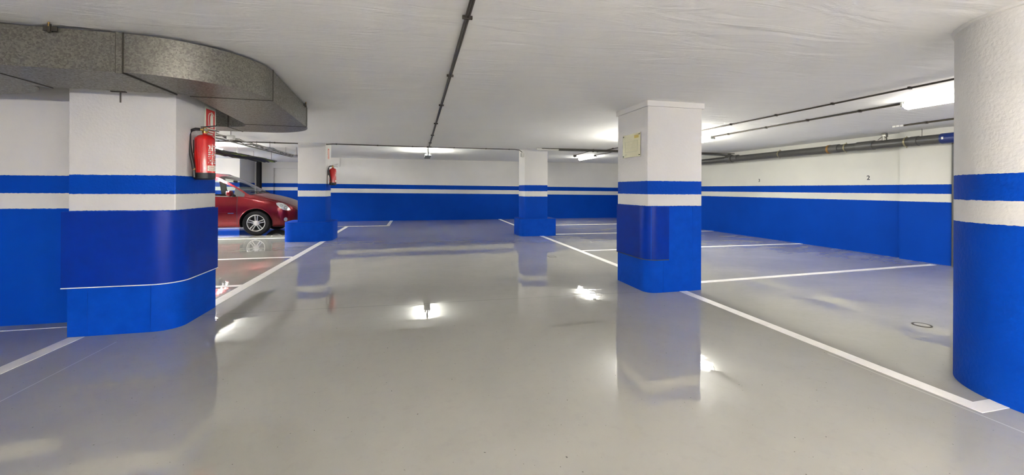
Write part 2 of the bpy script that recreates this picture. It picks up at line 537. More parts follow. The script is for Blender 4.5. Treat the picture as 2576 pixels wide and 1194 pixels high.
# two pillars further back, on broad blue plinths
pm = thing('pillar', 'pillar on a broad rounded blue plinth beside the red car', 'pillar', (-2.35, 10.1, 0))
loc_parent(MB().prism(rrect(-2.595, -2.02, 9.80, 10.38, (0.006,) * 4, 2), 0.40, ZR).obj('shaft', 'stripe_pillar', pm, smooth=30), pm)
loc_parent(MB().prism(rrect(-2.88, -1.87, 9.70, 10.50, (0.22, 0.26, 0.1, 0.1)), 0, 0.435).obj('plinth', 'blue_plaster', pm, smooth=30), pm)
pq = thing('pillar', 'slimmer pillar on a blue plinth with a junction box near its top', 'pillar', (3.0, 10.1, 0))
loc_parent(MB().prism(rrect(2.675, 3.285, 9.76, 10.36, (0.006,) * 4, 2), 0.40, ZR).obj('shaft', 'stripe_pillar', pq, smooth=30), pq)
loc_parent(MB().prism(rrect(2.55, 3.53, 9.72, 10.45, (0.14, 0.10, 0.1, 0.1)), 0, 0.44).obj('plinth', 'blue_plaster', pq, smooth=30), pq)

# round pillar at the right edge
ro = thing('round_pillar', 'thick round pillar at the right edge of the picture', 'pillar', (3.678, 1.445, 0))
MB().prism([(0.485 * math.cos(2 * PI * i / 96), 0.485 * math.sin(2 * PI * i / 96)) for i in range(96)], 0, ZC - 0.004).obj('shaft', 'stripe_pillar', ro, smooth=30)
MB().lathe([(0.485, ZC - 0.02), (0.496, ZC - 0.015), (0.499, ZC), (0.48, ZC)], seg=96).obj('ceiling_joint', 'white_paint', ro, smooth=30)

# ------------------------------------------------------------------ lamps
def batten(name, label, x, y0, y1, zc, grp, gm='glow'):
    t = thing(name, label, 'lamp', (x, (y0 + y1) / 2, zc), 0, grp)
    L = (y1 - y0) / 2
    MB().bevbox(-0.045, 0.045, -L, L, -0.035, -0.002, 0.008).obj('housing', 'lamp_body', t, smooth=30)
    m = MB()
    prof = [(0.052, -0.035)] + [(0.052 * math.cos(R(a)), -0.045 - 0.05 * math.sin(R(a))) for a in range(0, 181, 15)] + [(-0.052, -0.035)]
    n = len(prof)
    ys = [-L + 0.01, -L + 0.03, L - 0.03, L - 0.01]
    sc = [0.8, 1.0, 1.0, 0.8]
    vv, ff = [], []
    for yy, s_ in zip(ys, sc):
        vv += [(px * s_, yy, -0.035 + (pz + 0.035) * s_) for px, pz in prof]
    for i in range(3):
        for k in range(n - 1):
            ff.append((i * n + k, i * n + k + 1, (i + 1) * n + k + 1, (i + 1) * n + k))
    ff.append(tuple(range(n))); ff.append(tuple(3 * n + k for k in range(n)))
    m.add(vv, ff)
    m.obj('diffuser', gm, t, smooth=30)
    for s_ in (-1, 1):
        MB().bevbox(-0.05, 0.05, s_ * (L + 0.004) - 0.012, s_ * (L + 0.004) + 0.012, -0.06, -0.004, 0.004).obj('end_cap', 'lamp_body', t)
    return t
def twin(name, label, x, y0, y1, zc, grp):
    t = thing(name, label, 'lamp', (x, (y0 + y1) / 2, zc), 0, grp)
    L = (y1 - y0) / 2
    MB().bevbox(-0.022, 0.022, -L, L, -0.195, -0.002, 0.006).obj('housing', 'lamp_body', t, smooth=30)
    MB().bevbox(-0.085, 0.085, -L + 0.01, L, -0.202, -0.195, 0.002).obj('tray', 'lamp_body', t)
    for s_ in (-1, 1):
        MB().tube([(s_ * 0.055, -L + 0.03, -0.165), (s_ * 0.055, L - 0.03, -0.165)], 0.019, 10).obj('tube', 'glow_tube', t, smooth=30)
        for e in (-1, 1):
            MB().bevbox(s_ * 0.055 - 0.018, s_ * 0.055 + 0.018, e * (L - 0.02) - 0.012, e * (L - 0.02) + 0.012, -0.192, -0.13, 0.004).obj('lamp_holder', 'white_plastic', t)
    return t
def hanging(name, label, x, y0, y1, zc, grp, gm, drop=0.22, trayed=False):
    t = thing(name, label, 'lamp', (x, (y0 + y1) / 2, zc), 0, grp)
    L = (y1 - y0) / 2
    for s_ in (-1, 1):
        MB().tube([(0, s_ * (L - 0.15), 0), (0, s_ * (L - 0.15), -drop + 0.03)], 0.004, 6).obj('hanger_rod', 'steel', t)
    MB().bevbox(-0.02, 0.02, -L, L, -drop, -drop + 0.035, 0.004).obj('housing', 'lamp_body', t)
    if trayed:
        MB().bevbox(-0.11, 0.11, -L, L, -drop - 0.022, -drop - 0.016, 0.002).obj('reflector_tray', 'white_plastic', t)  # added under some fill lamps to send their light up to the ceiling
    for s_ in (-1, 1):
        MB().tube([(s_ * 0.06, -L + 0.03, -drop + 0.015), (s_ * 0.06, L - 0.03, -drop + 0.015)], 0.019, 6).obj('tube', gm, t, smooth=30)
        for e in (-1, 1):
            MB().bevbox(min(0, s_ * 0.08), max(0, s_ * 0.08), e * (L - 0.02) - 0.012, e * (L - 0.02) + 0.012, -drop - 0.008, -drop + 0.038, 0.003).obj('lamp_holder', 'white_plastic', t)
    return t
G1 = 'fluorescent lamps on the garage ceiling'
twin('fluorescent_lamp', 'bare twin-tube lamp glowing over the aisle before the back wall', 0.30, 11.0, 12.25, ZR, G1)  # tray added to keep the tubes out of the floor reflection
batten('fluorescent_lamp', 'long lit lamp beside the round pillar, brightest over the bays', 5.5, 2.15, 3.42, ZC, G1, 'glow_warm')
batten('fluorescent_lamp', 'lit lamp just peeping out behind the pillar with the plate', 5.5, 6.5, 7.77, ZC, G1)
batten('fluorescent_lamp', 'small far lamp left of the pillar with the plate', 5.55, 11.75, 13.0, ZR, G1)
# unseen lamps added as fill light, behind the camera and over the bays: bare tubes hung a little below the ceiling
G2 = 'unseen tube lamps added to light the garage'
for x, y, zz, gm, dr in ((-0.9, -4.1, ZC, 'fill_room', 0.4), (0.42, -6.6, ZC, 'fill_room', 0.5), (0.9, -2.5, ZC, 'fill_room', 0.4), (5.6, -5.6, ZC, 'fill_room', 0.5),
                         (-4.9, -5.0, ZC, 'fill_low', 0.4), (-5.0, 10.6, ZR, 'glow_mid', 0.12), (-4.9, 6.3, ZC, 'fill_near', 0.3), (4.35, 5.85, ZC, 'fill_low', 0.5), (-7.9, 9.2, ZC, 'fill_far', 0.3), (-8.2, 13.2, ZR, 'fill_far', 0.3)):  # the lamp above the car follows a glint in the floor
    hanging('unseen_lamp', 'unseen hanging tube lamp added to light the garage', x, y, y + 1.27, zz, G2, gm, dr, (x, y) in ((0.9, -2.5), (-0.9, -4.1), (-4.9, 6.3), (4.35, 5.85)))

# ------------------------------------------------------------------ air duct bending round the left pillar
du = thing('air_duct', 'galvanised metal air duct bending round the pillar under the ceiling', 'duct', (-1.9, 3.4, 1.95))
DZ0, DZ1 = 1.95, 2.205
def dsec(name, poly, z0=DZ0, z1=DZ1, mat='galv'):
    return loc_parent(MB().prism(poly, z0, z1).obj(name, mat, du, smooth=30), du)
dsec('duct_section', [(-4.6, 3.11), (-2.675, 3.11), (-2.68, 3.73), (-2.77, 3.70), (-2.785, 3.76), (-2.83, 3.83), (-2.90, 3.90), (-3.0, 3.985), (-3.12, 4.05), (-3.3, 4.10), (-3.6, 4.12), (-4.6, 4.12)])
dsec('duct_section', [(-2.671, 3.11), (-1.902, 3.12), (-1.912, 3.735), (-2.676, 3.73)])
dsec('duct_elbow', [(-1.873, 3.12)] + arc(-1.873, 3.79, 0.67, -88, -2, 14) + [(-1.204, 3.795), (-1.81, 3.79)] + arc(-1.88, 3.80, 0.07, 0, -80, 4))
dsec('duct_section', [(-1.804, 3.80), (-1.206, 3.805), (-1.318, 5.32), (-1.965, 5.285)])
dsec('duct_elbow', [(-1.967, 5.292), (-1.319, 5.327)] + arc(-2.0, 5.33, 0.675, 4, 90, 12) + [(-2.26, 6.005), (-2.26, 5.58)] + arc(-2.26, 5.30, 0.28, 88, 2, 6))
dsec('duct_section', [(-2.264, 6.005), (-4.8, 6.005), (-4.8, 5.58), (-2.264, 5.58)])
def flange(p0, p1, w=0.012, ext=0.012, mat='galv'):
    a, b = Vector(p0), Vector(p1)
    d = (b - a).normalized()
    n = Vector((d.y, -d.x))
    a2, b2 = a - d * ext, b + d * ext
    poly = [tuple(a2 + n * w), tuple(b2 + n * w), tuple(b2 - n * w), tuple(a2 - n * w)]
    return dsec('flange', poly, DZ0 - ext, DZ1 + 0.004, mat)
flange((-1.887, 3.12), (-1.897, 3.735), 0.016, 0.010)
for q in (-0.0185, 0.0185):
    flange((-1.887 + q, 3.12), (-1.897 + q, 3.735), 0.0025, 0.008, 'galv_dark')
for a, b in (((-2.673, 3.11), (-2.678, 3.73)), ((-1.808, 3.795), (-1.205, 3.80)), ((-1.966, 5.288), (-1.318, 5.323)), ((-2.262, 5.58), (-2.262, 6.005))):
    flange(a, b, 0.0035, 0.005, 'galv_dark')
for x, y, ang in ((-2.235, 3.098, 0.0), (-1.30, 5.19, 86.0), (-2.33, 3.745, 0.0)):      # hanger brackets with bolts
    hb = MB().bevbox(-0.035, 0.035, -0.006, 0.004, -0.03, 0.0, 0.002).bevbox(-0.007, 0.007, -0.016, 0.0, -0.04, 0.014, 0.002)
    o = hb.obj('hanger', 'galv_dark', du)
    o.location = Vector((x, y, DZ1)) - Vector(du.location)
    o.rotation_euler = (0, 0, R(ang))
    bo = MB().tube([(0, -0.012, -0.004), (0, -0.012, 0.022)], 0.005, 8).obj('bolt', 'brass', o)
o = MB().bevbox(-0.05, 0.05, -0.01, 0.01, -0.004, 0.004, 0.002).tube([(0, 0.02, 0.0), (0, 0.02, -0.08)], 0.005, 6).obj('hanger', 'clip', du)
o.location = Vector((-2.28, 3.76, DZ0)) - Vector(du.location)

# ------------------------------------------------------------------ fire extinguishers and their signs
def extinguisher(label, loc, scale=1.0, rz=0.0):
    t = thing('fire_extinguisher', label, 'extinguisher', loc, rz, 'red fire extinguishers on the pillars')
    t.scale = (scale,) * 3
    r = 0.078
    MB().lathe([(0, 0.04), (r, 0.04), (r, 0.36)] + [(r * math.cos(R(a)), 0.36 + 0.055 * math.sin(R(a))) for a in range(15, 76, 15)] + [(0.018, 0.415), (0.018, 0.43), (0, 0.43)], seg=40).obj('cylinder', 'ext_red', t, smooth=40)
    MB().lathe([(0, 0.0), (r - 0.012, 0.0), (r + 0.002, 0.012), (r + 0.003, 0.062), (r - 0.004, 0.064)], seg=40).obj('foot_ring', 'black', t, smooth=40)
    v = MB().lathe([(0, 0.425), (0.022, 0.425), (0.022, 0.445), (0.015, 0.45), (0.015, 0.475), (0, 0.475)], seg=16)
    v.tube([(0, 0, 0.455), (-0.04, -0.012, 0.458)], 0.011, 10).tube([(0.0, 0, 0.452), (0.03, -0.02, 0.45)], 0.013, 10)
    v.obj('valve', 'brass', t, smooth=40)
    MB().lathe([(0, 0), (0.014, 0), (0.014, 0.012), (0, 0.012)], seg=16, axis='y', c=(0.022, -0.022, 0.452)).obj('pressure_gauge', 'steel', t, smooth=40)
    for z0, z1, l_ in ((0.475, 0.492, 0.10), (0.462, 0.44, 0.11)):
        MB().add([(-0.03, -0.011, z0), (-0.03, 0.011, z0), (l_, 0.011, z1), (l_, -0.011, z1), (-0.03, -0.011, z0 + 0.008), (-0.03, 0.011, z0 + 0.008), (l_, 0.011, z1 + 0.008), (l_, -0.011, z1 + 0.008)],
                 [(0, 1, 2, 3), (7, 6, 5, 4), (0, 3, 7, 4), (1, 5, 6, 2), (0, 4, 5, 1), (3, 2, 6, 7)]).obj('lever', 'black_gloss', t)
    pts = [(-0.035, -0.012, 0.458), (-0.06, -0.03, 0.457), (-0.085, -0.052, 0.44), (-0.092, -0.064, 0.40), (-0.088, -0.072, 0.33), (-0.075, -0.078, 0.24), (-0.055, -0.085, 0.15), (-0.045, -0.088, 0.09)]
    ho = MB().tube(pts, 0.0135, 10).obj('hose', 'black', t, smooth=40)
    MB().tube([(-0.045, -0.088, 0.10), (-0.044, -0.0885, 0.085)], 0.0125, 10).obj('ferrule', 'brass', ho, smooth=40)
    MB().tube([(-0.044, -0.0885, 0.085), (-0.042, -0.089, 0.02)], [0.010, 0.013], 10).obj('nozzle', 'black_gloss', t, smooth=40)
    MB().bevbox(-0.108, -0.06, -0.02, 0.02, 0.24, 0.36, 0.003).obj('wall_bracket', 'black_gloss', t)
    def patch(a0, a1, z0, z1, mat, rr=0.0012, nm='label_print'):
        n = max(2, int(abs(a1 - a0) / 6))
        vv, ff = [], []
        for i in range(n + 1):
            a = R(a0 + (a1 - a0) * i / n)
            for z in (z0, z1):
                vv.append(((r + rr) * math.cos(a), (r + rr) * math.sin(a), z))
        for i in range(n):
            ff.append((2 * i, 2 * i + 2, 2 * i + 3, 2 * i + 1))
        return MB().add(vv, ff).obj(nm, mat, lab if nm == 'label_print' else t, smooth=True)
    lab = None
    lab = patch(-52, 34, 0.075, 0.325, 'ext_red', 0.0008, 'label')
    rnd = random.Random(3)
    for k in range(9):                       # rows of small white print and pictograms
        z = 0.30 - k * 0.019
        a = -48.0
        while a < 28:
            w_ = rnd.choice((4, 7, 10, 14))
            patch(a, min(a + w_, 32), z, z + rnd.choice((0.003, 0.005, 0.010)), 'sign_white')
            a += w_ + rnd.choice((3, 5, 9))
    patch(-50, 32, 0.128, 0.130, 'sign_white')
    for z in (0.078, 0.103):                 # two white panels with red writing
        patch(-52, 32, z, z + 0.023, 'sign_white')
        for a in (-42, -32, -22, -12):
            patch(a, a + 7, z + 0.006, z + 0.009, 'sign_red', 0.0018)
            patch(a, a + 2, z + 0.006, z + 0.017, 'sign_red', 0.0018)
            patch(a + 3, a + 7, z + 0.014, z + 0.017, 'sign_red', 0.0018)
    return t
extinguisher('red fire extinguisher hung on the near pillar under the metal duct', (-1.886, 4.195, 1.272))
extinguisher('small red fire extinguisher hung on the far pillar beside the car', (-1.912, 10.05, 1.27), 0.97, R(12))

def ext_sign(label, x, y0, y1, z0, z1):
    """faces +X; y0 is the left edge as seen"""
    t = thing('extinguisher_sign', label, 'sign', (x, y0, z0), 0, 'fire extinguisher signs')
    W, Hh = y1 - y0, z1 - z0
    def pl(nm, mat, pts, off, th=0.0008, par=t):
        n = len(pts)
        return MB().add([(off, a * W, b * Hh) for a, b in pts] + [(off + th, a * W, b * Hh) for a, b in pts],
                        [tuple(range(n)), tuple(range(2 * n - 1, n - 1, -1))] + [(i, (i + 1) % n, n + (i + 1) % n, n + i) for i in range(n)]).obj(nm, mat, par)
    def rc(a0, a1, b0, b1): return [(a0, b0), (a1, b0), (a1, b1), (a0, b1)]
    pl('backing', 'sign_white', rc(0, 1, 0, 1), 0.0, 0.003)
    pl('red_field', 'sign_red', rc(0.09, 0.91, 0.36, 0.94), 0.003)
    pl('red_field', 'sign_red', rc(0.09, 0.91, 0.05, 0.32), 0.003)
    P = 'pictogram'
    pl(P, 'sign_white', rc(0.46, 0.72, 0.385, 0.70) + [(0.70, 0.74), (0.64, 0.79), (0.54, 0.79), (0.48, 0.74)][::1], 0.0042) if False else None
    pl(P, 'sign_white', [(0.47, 0.385), (0.73, 0.385), (0.73, 0.72), (0.70, 0.77), (0.64, 0.80), (0.56, 0.80), (0.50, 0.77), (0.47, 0.72)], 0.0042)
    pl(P, 'sign_white', rc(0.56, 0.64, 0.80, 0.85), 0.0042)
    pl(P, 'sign_white', [(0.50, 0.85), (0.62, 0.84), (0.80, 0.76), (0.81, 0.785), (0.64, 0.875), (0.52, 0.875)], 0.0042)
    out = [(0.56, 0.83), (0.42, 0.84), (0.33, 0.81), (0.28, 0.74), (0.27, 0.60), (0.31, 0.48), (0.32, 0.40)]
    inn = [(0.40, 0.40), (0.35, 0.49), (0.32, 0.60), (0.33, 0.73), (0.37, 0.79), (0.44, 0.815), (0.56, 0.81)]
    for i in range(6):
        pl(P, 'sign_white', [out[i], out[i + 1], inn[5 - i], inn[6 - i]], 0.0042)
    for k in range(3):
        pl('print_row', 'sign_white', rc(0.18, (0.82, 0.7, 0.78)[k], 0.09 + k * 0.075, 0.125 + k * 0.075), 0.0042)
    return t
ext_sign('red and white extinguisher sign above the near extinguisher', -1.968, 4.372, 4.578, 1.665, 1.978)
ext_sign('small red extinguisher sign high on the pillar beside the car', -2.018, 10.00, 10.19, 1.87, 2.14)

# ------------------------------------------------------------------ engraved plate on the right pillar (faces -X)
pt = thing('wall_plate', 'brushed metal plate with an engraved floor plan on the pillar', 'plate', (2.594, 4.655, 1.60))
def pbox(nm, mat, a0, a1, b0, b1, off, th=0.0015, par=pt):        # a: from left as seen (towards -Y), b: up
    return MB().box(-off - th, -off, -a1, -a0, b0, b1).obj(nm, mat, par)
pbox('plate', 'plate', 0, 0.41, 0, 0.285, 0.006, 0.003)
for a, b in ((0.022, 0.018), (0.39, 0.018), (0.022, 0.267), (0.39, 0.267)):
    MB().lathe([(0, 0.0), (0.0065, 0.0), (0.0065, 0.016), (0.004, 0.019), (0, 0.019)], seg=12, axis='x', c=(-0.016, -a, b)).obj('screw', 'black', pt, smooth=40)
pbox('gold_patch', 'plate_gold', 0.275, 0.375, 0.225, 0.262, 0.009, 0.0008)
for a0, a1, b0, b1 in ((0.055, 0.35, 0.066, 0.069), (0.055, 0.35, 0.195, 0.1975), (0.055, 0.058, 0.066, 0.1975), (0.347, 0.35, 0.066, 0.1975)):
    pbox('engraved_line', 'engrave', a0, a1, b0, b1, 0.009, 0.0006)
for a, b in ((0.10, 0.155), (0.135, 0.155), (0.17, 0.155), (0.205, 0.157), (0.23, 0.157), (0.24, 0.178), (0.09, 0.112), (0.13, 0.110), (0.17, 0.110), (0.21, 0.114), (0.255, 0.113), (0.295, 0.112), (0.215, 0.13)):
    pbox('engraved_dot', 'engrave', a, a + 0.007, b, b + 0.006, 0.009, 0.0006)
for a0, a1, b0 in ((0.034, 0.062, 0.264), (0.036, 0.066, 0.248), (0.036, 0.060, 0.240), (0.055, 0.10, 0.040), (0.055, 0.09, 0.032), (0.055, 0.105, 0.024)):
    pbox('engraved_text', 'engrave', a0, a1, b0, b0 + 0.004, 0.009, 0.0004)

# ------------------------------------------------------------------ conduits
def run(name, label, cat, pts, r, mat, clips=None, twin_off=None, clip_mat='clip', seg=8):
    t = thing(name, label, cat, pts[0])
    o0 = Vector(pts[0])
    loc = [Vector(p) - o0 for p in pts]
    if twin_off:
        off = Vector(twin_off)
        MB().tube([p + off for p in loc], r, seg).obj('pipe', mat, t, smooth=40)
        MB().tube([p - off for p in loc], r, seg).obj('pipe', mat, t, smooth=40)
    else:
        MB().tube(loc, r, seg).obj('pipe', mat, t, smooth=40)
    for c_ in clips or ():
        p = Vector(c_[:3]) - o0
        wx, wy = c_[3], c_[4]
        m = MB().bevbox(-wx, wx, -wy, wy, -r * 1.3, r * 1.35, 0.002)
        o = m.obj('clip', clip_mat, t)
        o.location = p
    return t
zc = ZC - 0.0155
run('conduit', 'dark conduit running along the ceiling down the middle of the aisle', 'conduit', [(0.285, -6.9, zc), (0.29, 9.93, zc)], 0.0075, 'conduit',
    [(0.288, y, zc, 0.03, 0.008) for y in (0.8, 2.35, 3.6, 4.9, 6.3, 7.7, 9.0)], (0.008, 0, 0))
run('conduit', 'short conduit feeding the twin-tube lamp before the back wall', 'conduit', [(0.30, 10.1, ZR - 0.016), (0.30, 10.98, ZR - 0.016)], 0.010, 'conduit', [(0.3, 10.5, ZR - 0.016, 0.022, 0.01)])
run('conduit', 'double conduit from the car-side pillar to the middle of the aisle', 'conduit', [(-2.0, 9.77, ZC - 0.035), (-1.88, 9.84, zc), (0.22, 9.94, zc)], 0.010, 'conduit',
    [(x, 9.84 + (x + 1.88) * 0.05, zc, 0.012, 0.026) for x in (-1.8, -0.9, -0.1)], (0, 0.011, 0.0))
run('conduit', 'thin conduit from the aisle to the slimmer pillar, bending into a box', 'conduit', [(0.33, 9.95, zc), (1.4, 9.92, zc), (2.45, 9.90, zc), (2.56, 9.90, zc - 0.012), (2.62, 9.90, zc - 0.05), (2.64, 9.90, 2.135)], 0.009, 'conduit',
    [(x, 9.92, zc, 0.010, 0.022) for x in (0.9, 1.7, 2.3)])
jb = thing('junction_box', 'small grey junction box high on the slimmer far pillar', 'box', (2.66, 9.90, 2.02))
MB().bevbox(-0.045, 0.014, -0.06, 0.06, 0, 0.115, 0.006).obj('body', 'white_plastic', jb)
MB().bevbox(-0.052, -0.045, -0.052, 0.052, 0.008, 0.107, 0.003).obj('lid', 'lamp_body', jb)
x4 = thing('junction_box', 'conduit cross piece on the ceiling over the middle aisle', 'box', (0.29, 9.94, ZC))
MB().bevbox(-0.06, 0.06, -0.02, 0.02, -0.03, 0, 0.005).bevbox(-0.025, 0.025, -0.035, 0.035, -0.03, 0, 0.005).obj('body', 'conduit', x4)
run('conduit', 'conduit crossing the ceiling of the car bays to the pillar', 'conduit', [(-7.5, 9.90, zc), (-2.6, 9.93, zc)], 0.012, 'conduit', [(x, 9.92, zc, 0.01, 0.02) for x in (-5.5, -4.2, -3.1)])
run('conduit', 'upper of the two long conduits over the right bays', 'conduit', [(4.72, 0.5, zc), (4.76, 9.96, zc)], 0.010, 'conduit',
    [(4.73, y, zc, 0.02, 0.010) for y in (2.9, 3.65, 4.4, 5.2, 6.2, 7.6, 9.0)])
run('conduit', 'thin conduit ending in a tiny box near the far right lamp', 'conduit', [(4.77, 10.1, ZR - 0.016), (4.9, 11.85, ZR - 0.016)], 0.010, 'conduit')
jb2 = thing('junction_box', 'tiny box ending a thin conduit near the far right lamp', 'box', (4.92, 11.9, ZR))
MB().bevbox(-0.04, 0.04, -0.04, 0.04, -0.06, 0.0, 0.006).obj('body', 'conduit', jb2)
MB().tube([(0, 0, -0.06), (0, 0, -0.075)], 0.03, 10).obj('gland', 'clip', jb2)
run('conduit', 'lower of the two long conduits over the right bays, between lamps', 'conduit', [(5.5, 3.44, zc), (5.5, 6.48, zc)], 0.012, 'conduit', [(5.5, y, zc, 0.02, 0.012) for y in (3.9, 4.6, 5.3, 6.1)])
run('conduit', 'conduit linking the far lamps behind the pillar with the plate', 'conduit', [(5.53, 10.12, ZR - 0.016), (5.55, 11.72, ZR - 0.016)], 0.010, 'conduit')
run('conduit', 'conduit past the brightest lamp towards the round pillar', 'conduit', [(5.5, 2.13, zc), (5.5, -0.8, zc)], 0.012, 'conduit')
run('conduit', 'short brown conduit with a pale end over the drain pipe', 'conduit', [(7.36, 4.58, zc), (7.355, 4.4, zc + 0.001), (7.33, 3.2, zc - 0.002), (7.3, 1.5, zc)], 0.013, 'conduit', [(7.35, y, zc, 0.022, 0.012) for y in (4.3, 3.9, 3.4)])
cbx = thing('junction_box', 'pale connector strip at the end of the short brown conduit', 'box', (7.37, 4.66, ZC))
for i in range(3):
    MB().bevbox(-0.025, 0.025, -0.07 + i * 0.05, -0.025 + i * 0.05, -0.03, 0, 0.004).obj('terminal', 'white_plastic', cbx)
pc = run('ceiling_pipe', 'dark pipe crossing under the ceiling from the slimmer pillar to the drain', 'pipe', [(3.44, 9.44, 2.192), (5.2, 9.42, 2.188), (7.4, 9.22, 2.165), (7.9, 9.05, 2.14), (8.08, 8.9, 2.10)], 0.028, 'pvc', [(x, 9.43, 2.19, 0.008, 0.032) for x in (4.4, 5.6)])
MB().tube([(-0.55, 0.0, 0.0), (0.02, 0, 0)], 0.030, 10).obj('pale_sleeve', 'conduit_light', pc, smooth=40)
run('conduit', 'thin grey conduit above the dark pipe beyond the slimmer pillar', 'conduit', [(2.95, 9.20, zc - 0.026), (8.4, 9.10, zc - 0.026)], 0.009, 'conduit')

# ------------------------------------------------------------------ drain pipe along the right wall
dp = thing('drain_pipe', 'thick grey drain pipe along the top of the right wall', 'pipe', (8.12, 4.6, 2.03))
PR = 0.075
MB().tube([(0, -0.06, 0), (0, 6.5, -0.015), (0, 9.0, -0.03)], PR, 20).obj('pipe', 'pvc', dp, smooth=40)
for y, w_, rr, mt in ((0.30, 0.05, 0.082, 'pvc_collar'), (1.05, 0.14, 0.084, 'pvc_collar'), (1.62, 0.09, 0.083, 'pvc_collar'), (1.72, 0.02, 0.087, 'rust'), (4.15, 0.08, 0.086, 'pvc_collar'), (4.35, 0.09, 0.10, 'pvc_collar')):
    MB().tube([(0, y - w_, 0), (0, y + w_, 0)], rr, 20).obj('collar', mt, dp, smooth=40)
for y in (0.42, 1.40, 2.85, 5.6, 8.0):
    b = MB().tube([(0, y - 0.012, 0), (0, y + 0.012, 0)], 0.081, 20).bevbox(0.0, 0.30 if y > 0.7 else 0.18, y - 0.012, y + 0.012, -0.012, 0.012, 0.003)
    b.tube([(0, y, 0.07), (0, y, 0.10)], 0.008, 6).tube([(0, y, -0.07), (0, y, -0.10)], 0.008, 6)
    b.obj('clamp', 'clamp', dp, smooth=40)
MB().tube([(0.0, 4.35, 0.03), (-0.04, 4.33, 0.06), (-0.06, 4.30, 0.085)], 0.06, 14).obj('elbow', 'pvc_collar', dp, smooth=40)
MB().tube([(0, -0.05, 0), (0, -0.6, 0), (0, -1.4, 0)], 0.082, 20).obj('blue_sleeve', 'pvc_blue', dp, smooth=40)
MB().bevbox(-0.087, -0.079, -0.11, -0.085, -0.02, 0.02, 0.003).obj('paper_tag', 'white_plastic', dp)
MB().tube([(0.145, -0.12, -0.02), (0.145, -0.12, -2.03)], 0.028, 12).obj('downpipe', 'pvc', dp, smooth=40)
hv = MB().tube([(0, 0.75, 0.06), (0, 0.75, 0.13)], 0.035, 12).bevbox(-0.03, 0.03, 0.71, 0.79, 0.12, 0.19, 0.01).tube([(-0.05, 0.68, 0.08), (-0.02, 0.75, 0.15), (-0.05, 0.82, 0.08)], 0.008, 6)
hv.obj('hanger_clamp', 'steel', dp, smooth=40)
MB().tube([(0.02, 0.22, 0.07), (0.02, 0.22, 0.195)], 0.004, 6).obj('hanger_rod', 'clip', dp)

# bay numbers painted on the right wall
wr = bpy.data.objects['wall_right']
for ch, y, z, h in (('2', 5.815, 1.405, 0.085), ('3', 8.31, 1.41, 0.072)):
    cu = bpy.data.curves.new('number', 'FONT')
    cu.body = ch
    cu.size = h * 1.4
    cu.offset = h * 0.022
    cu.extrude = 0.0006
    cu.align_x = 'CENTER'
    tmp = bpy.data.objects.new('number', cu)
    col.objects.link(tmp)
    me = bpy.data.meshes.new_from_object(tmp)
    bpy.data.objects.remove(tmp)
    me.materials.clear()
    me.materials.append(M['number'])
    o = bpy.data.objects.new('painted_number', me)
    col.objects.link(o)
    o.parent = wr
    o.matrix_world = Matrix(((0, 0, -1, 8.4185), (-1, 0, 0, y), (0, 1, 0, z), (0, 0, 0, 1)))

# ------------------------------------------------------------------ drain covers in the floor, bracket on the back wall
mc = thing('drain_cover', 'small round drain cover set in the floor by the round pillar', 'drain', (4.40, 2.60, 0))
MB().lathe([(0.055, 0.0), (0.055, 0.004), (0.068, 0.004), (0.068, 0.0)], seg=28).obj('rim', 'galv_dark', mc, smooth=30)
MB().lathe([(0, 0.0), (0.053, 0.0), (0.053, 0.003), (0, 0.003)], seg=28).obj('lid', M['floor'], mc, smooth=30)
sc_ = thing('floor_hatch', 'small square hatch in the aisle floor before the slimmer pillar', 'hatch', (2.35, 6.72, 0))
MB().box(-0.065, 0.065, -0.065, -0.058, 0, 0.003).box(-0.065, 0.065, 0.058, 0.065, 0, 0.003).box(-0.065, -0.058, -0.058, 0.058, 0, 0.003).box(0.058, 0.065, -0.058, 0.058, 0, 0.003).obj('rim', 'galv_dark', sc_)
MB().box(-0.057, 0.057, -0.057, 0.057, 0, 0.002).obj('lid', M['floor'], sc_)
bk = thing('wall_bracket', 'white angle bracket at the top of the back wall', 'bracket', (-2.72, YB, 2.0))
MB().bevbox(-0.02, 0.02, -0.03, 0, -0.02, 0.30, 0.004).obj('upright', 'white_paint', bk)
MB().bevbox(-0.30, -0.02, -0.03, 0, 0.09, 0.13, 0.004).obj('arm', 'white_paint', bk)
MB().tube([(-0.16, -0.015, 0.11), (-0.01, -0.015, -0.01)], 0.012, 8).obj('brace', 'white_paint', bk)

# ------------------------------------------------------------------ cable trays over the car bays
def tray(label, x0, x1, y0, y1, z, cables, group=None):
    t = thing('cable_tray', label, 'cable tray', ((x0 + x1) / 2, y0, z))
    hw, L = (x1 - x0) / 2, y1 - y0
    for s_ in (-1, 1):
        MB().box(s_ * hw - 0.006, s_ * hw + 0.006, 0, L, 0, 0.022).obj('rail', 'steel' if cables[0] < 10 else 'galv_dark', t)
    n = int(L / 0.3)
    for i in range(n + 1):
        MB().box(-hw, hw, i * L / n - 0.008, i * L / n + 0.008, 0.0, 0.006).obj('rung', 'galv_dark', t)
    for y in (0.6, L * 0.5, L - 0.5):
        for s_ in (-1, 1):
            MB().tube([(s_ * hw, y, 0.03), (s_ * hw, y, ZC - z if y0 + y < 9.98 else ZR - z)], 0.004, 6).obj('hanger_rod', 'clip', t)
    rnd = random.Random(int(abs(x0) * 100))
    for k in range(cables[0]):
        cx = -hw + 0.03 + (2 * hw - 0.06) * rnd.random()
        r_ = cables[1] * (0.6 + 0.6 * rnd.random())
        sag = cables[2]
        pts = [(cx + 0.02 * math.sin(i * 1.3 + k), L * i / 14.0, r_ + 0.006 + cables[3] + 0.05 * rnd.random() + sag * max(0, math.sin(i * 0.9 + k * 0.4)) * rnd.random()) for i in range(15)]
        MB().tube(pts, r_, 7).obj('cable', 'cable_green' if k % 6 == 5 else 'black', t, smooth=40)
    return t
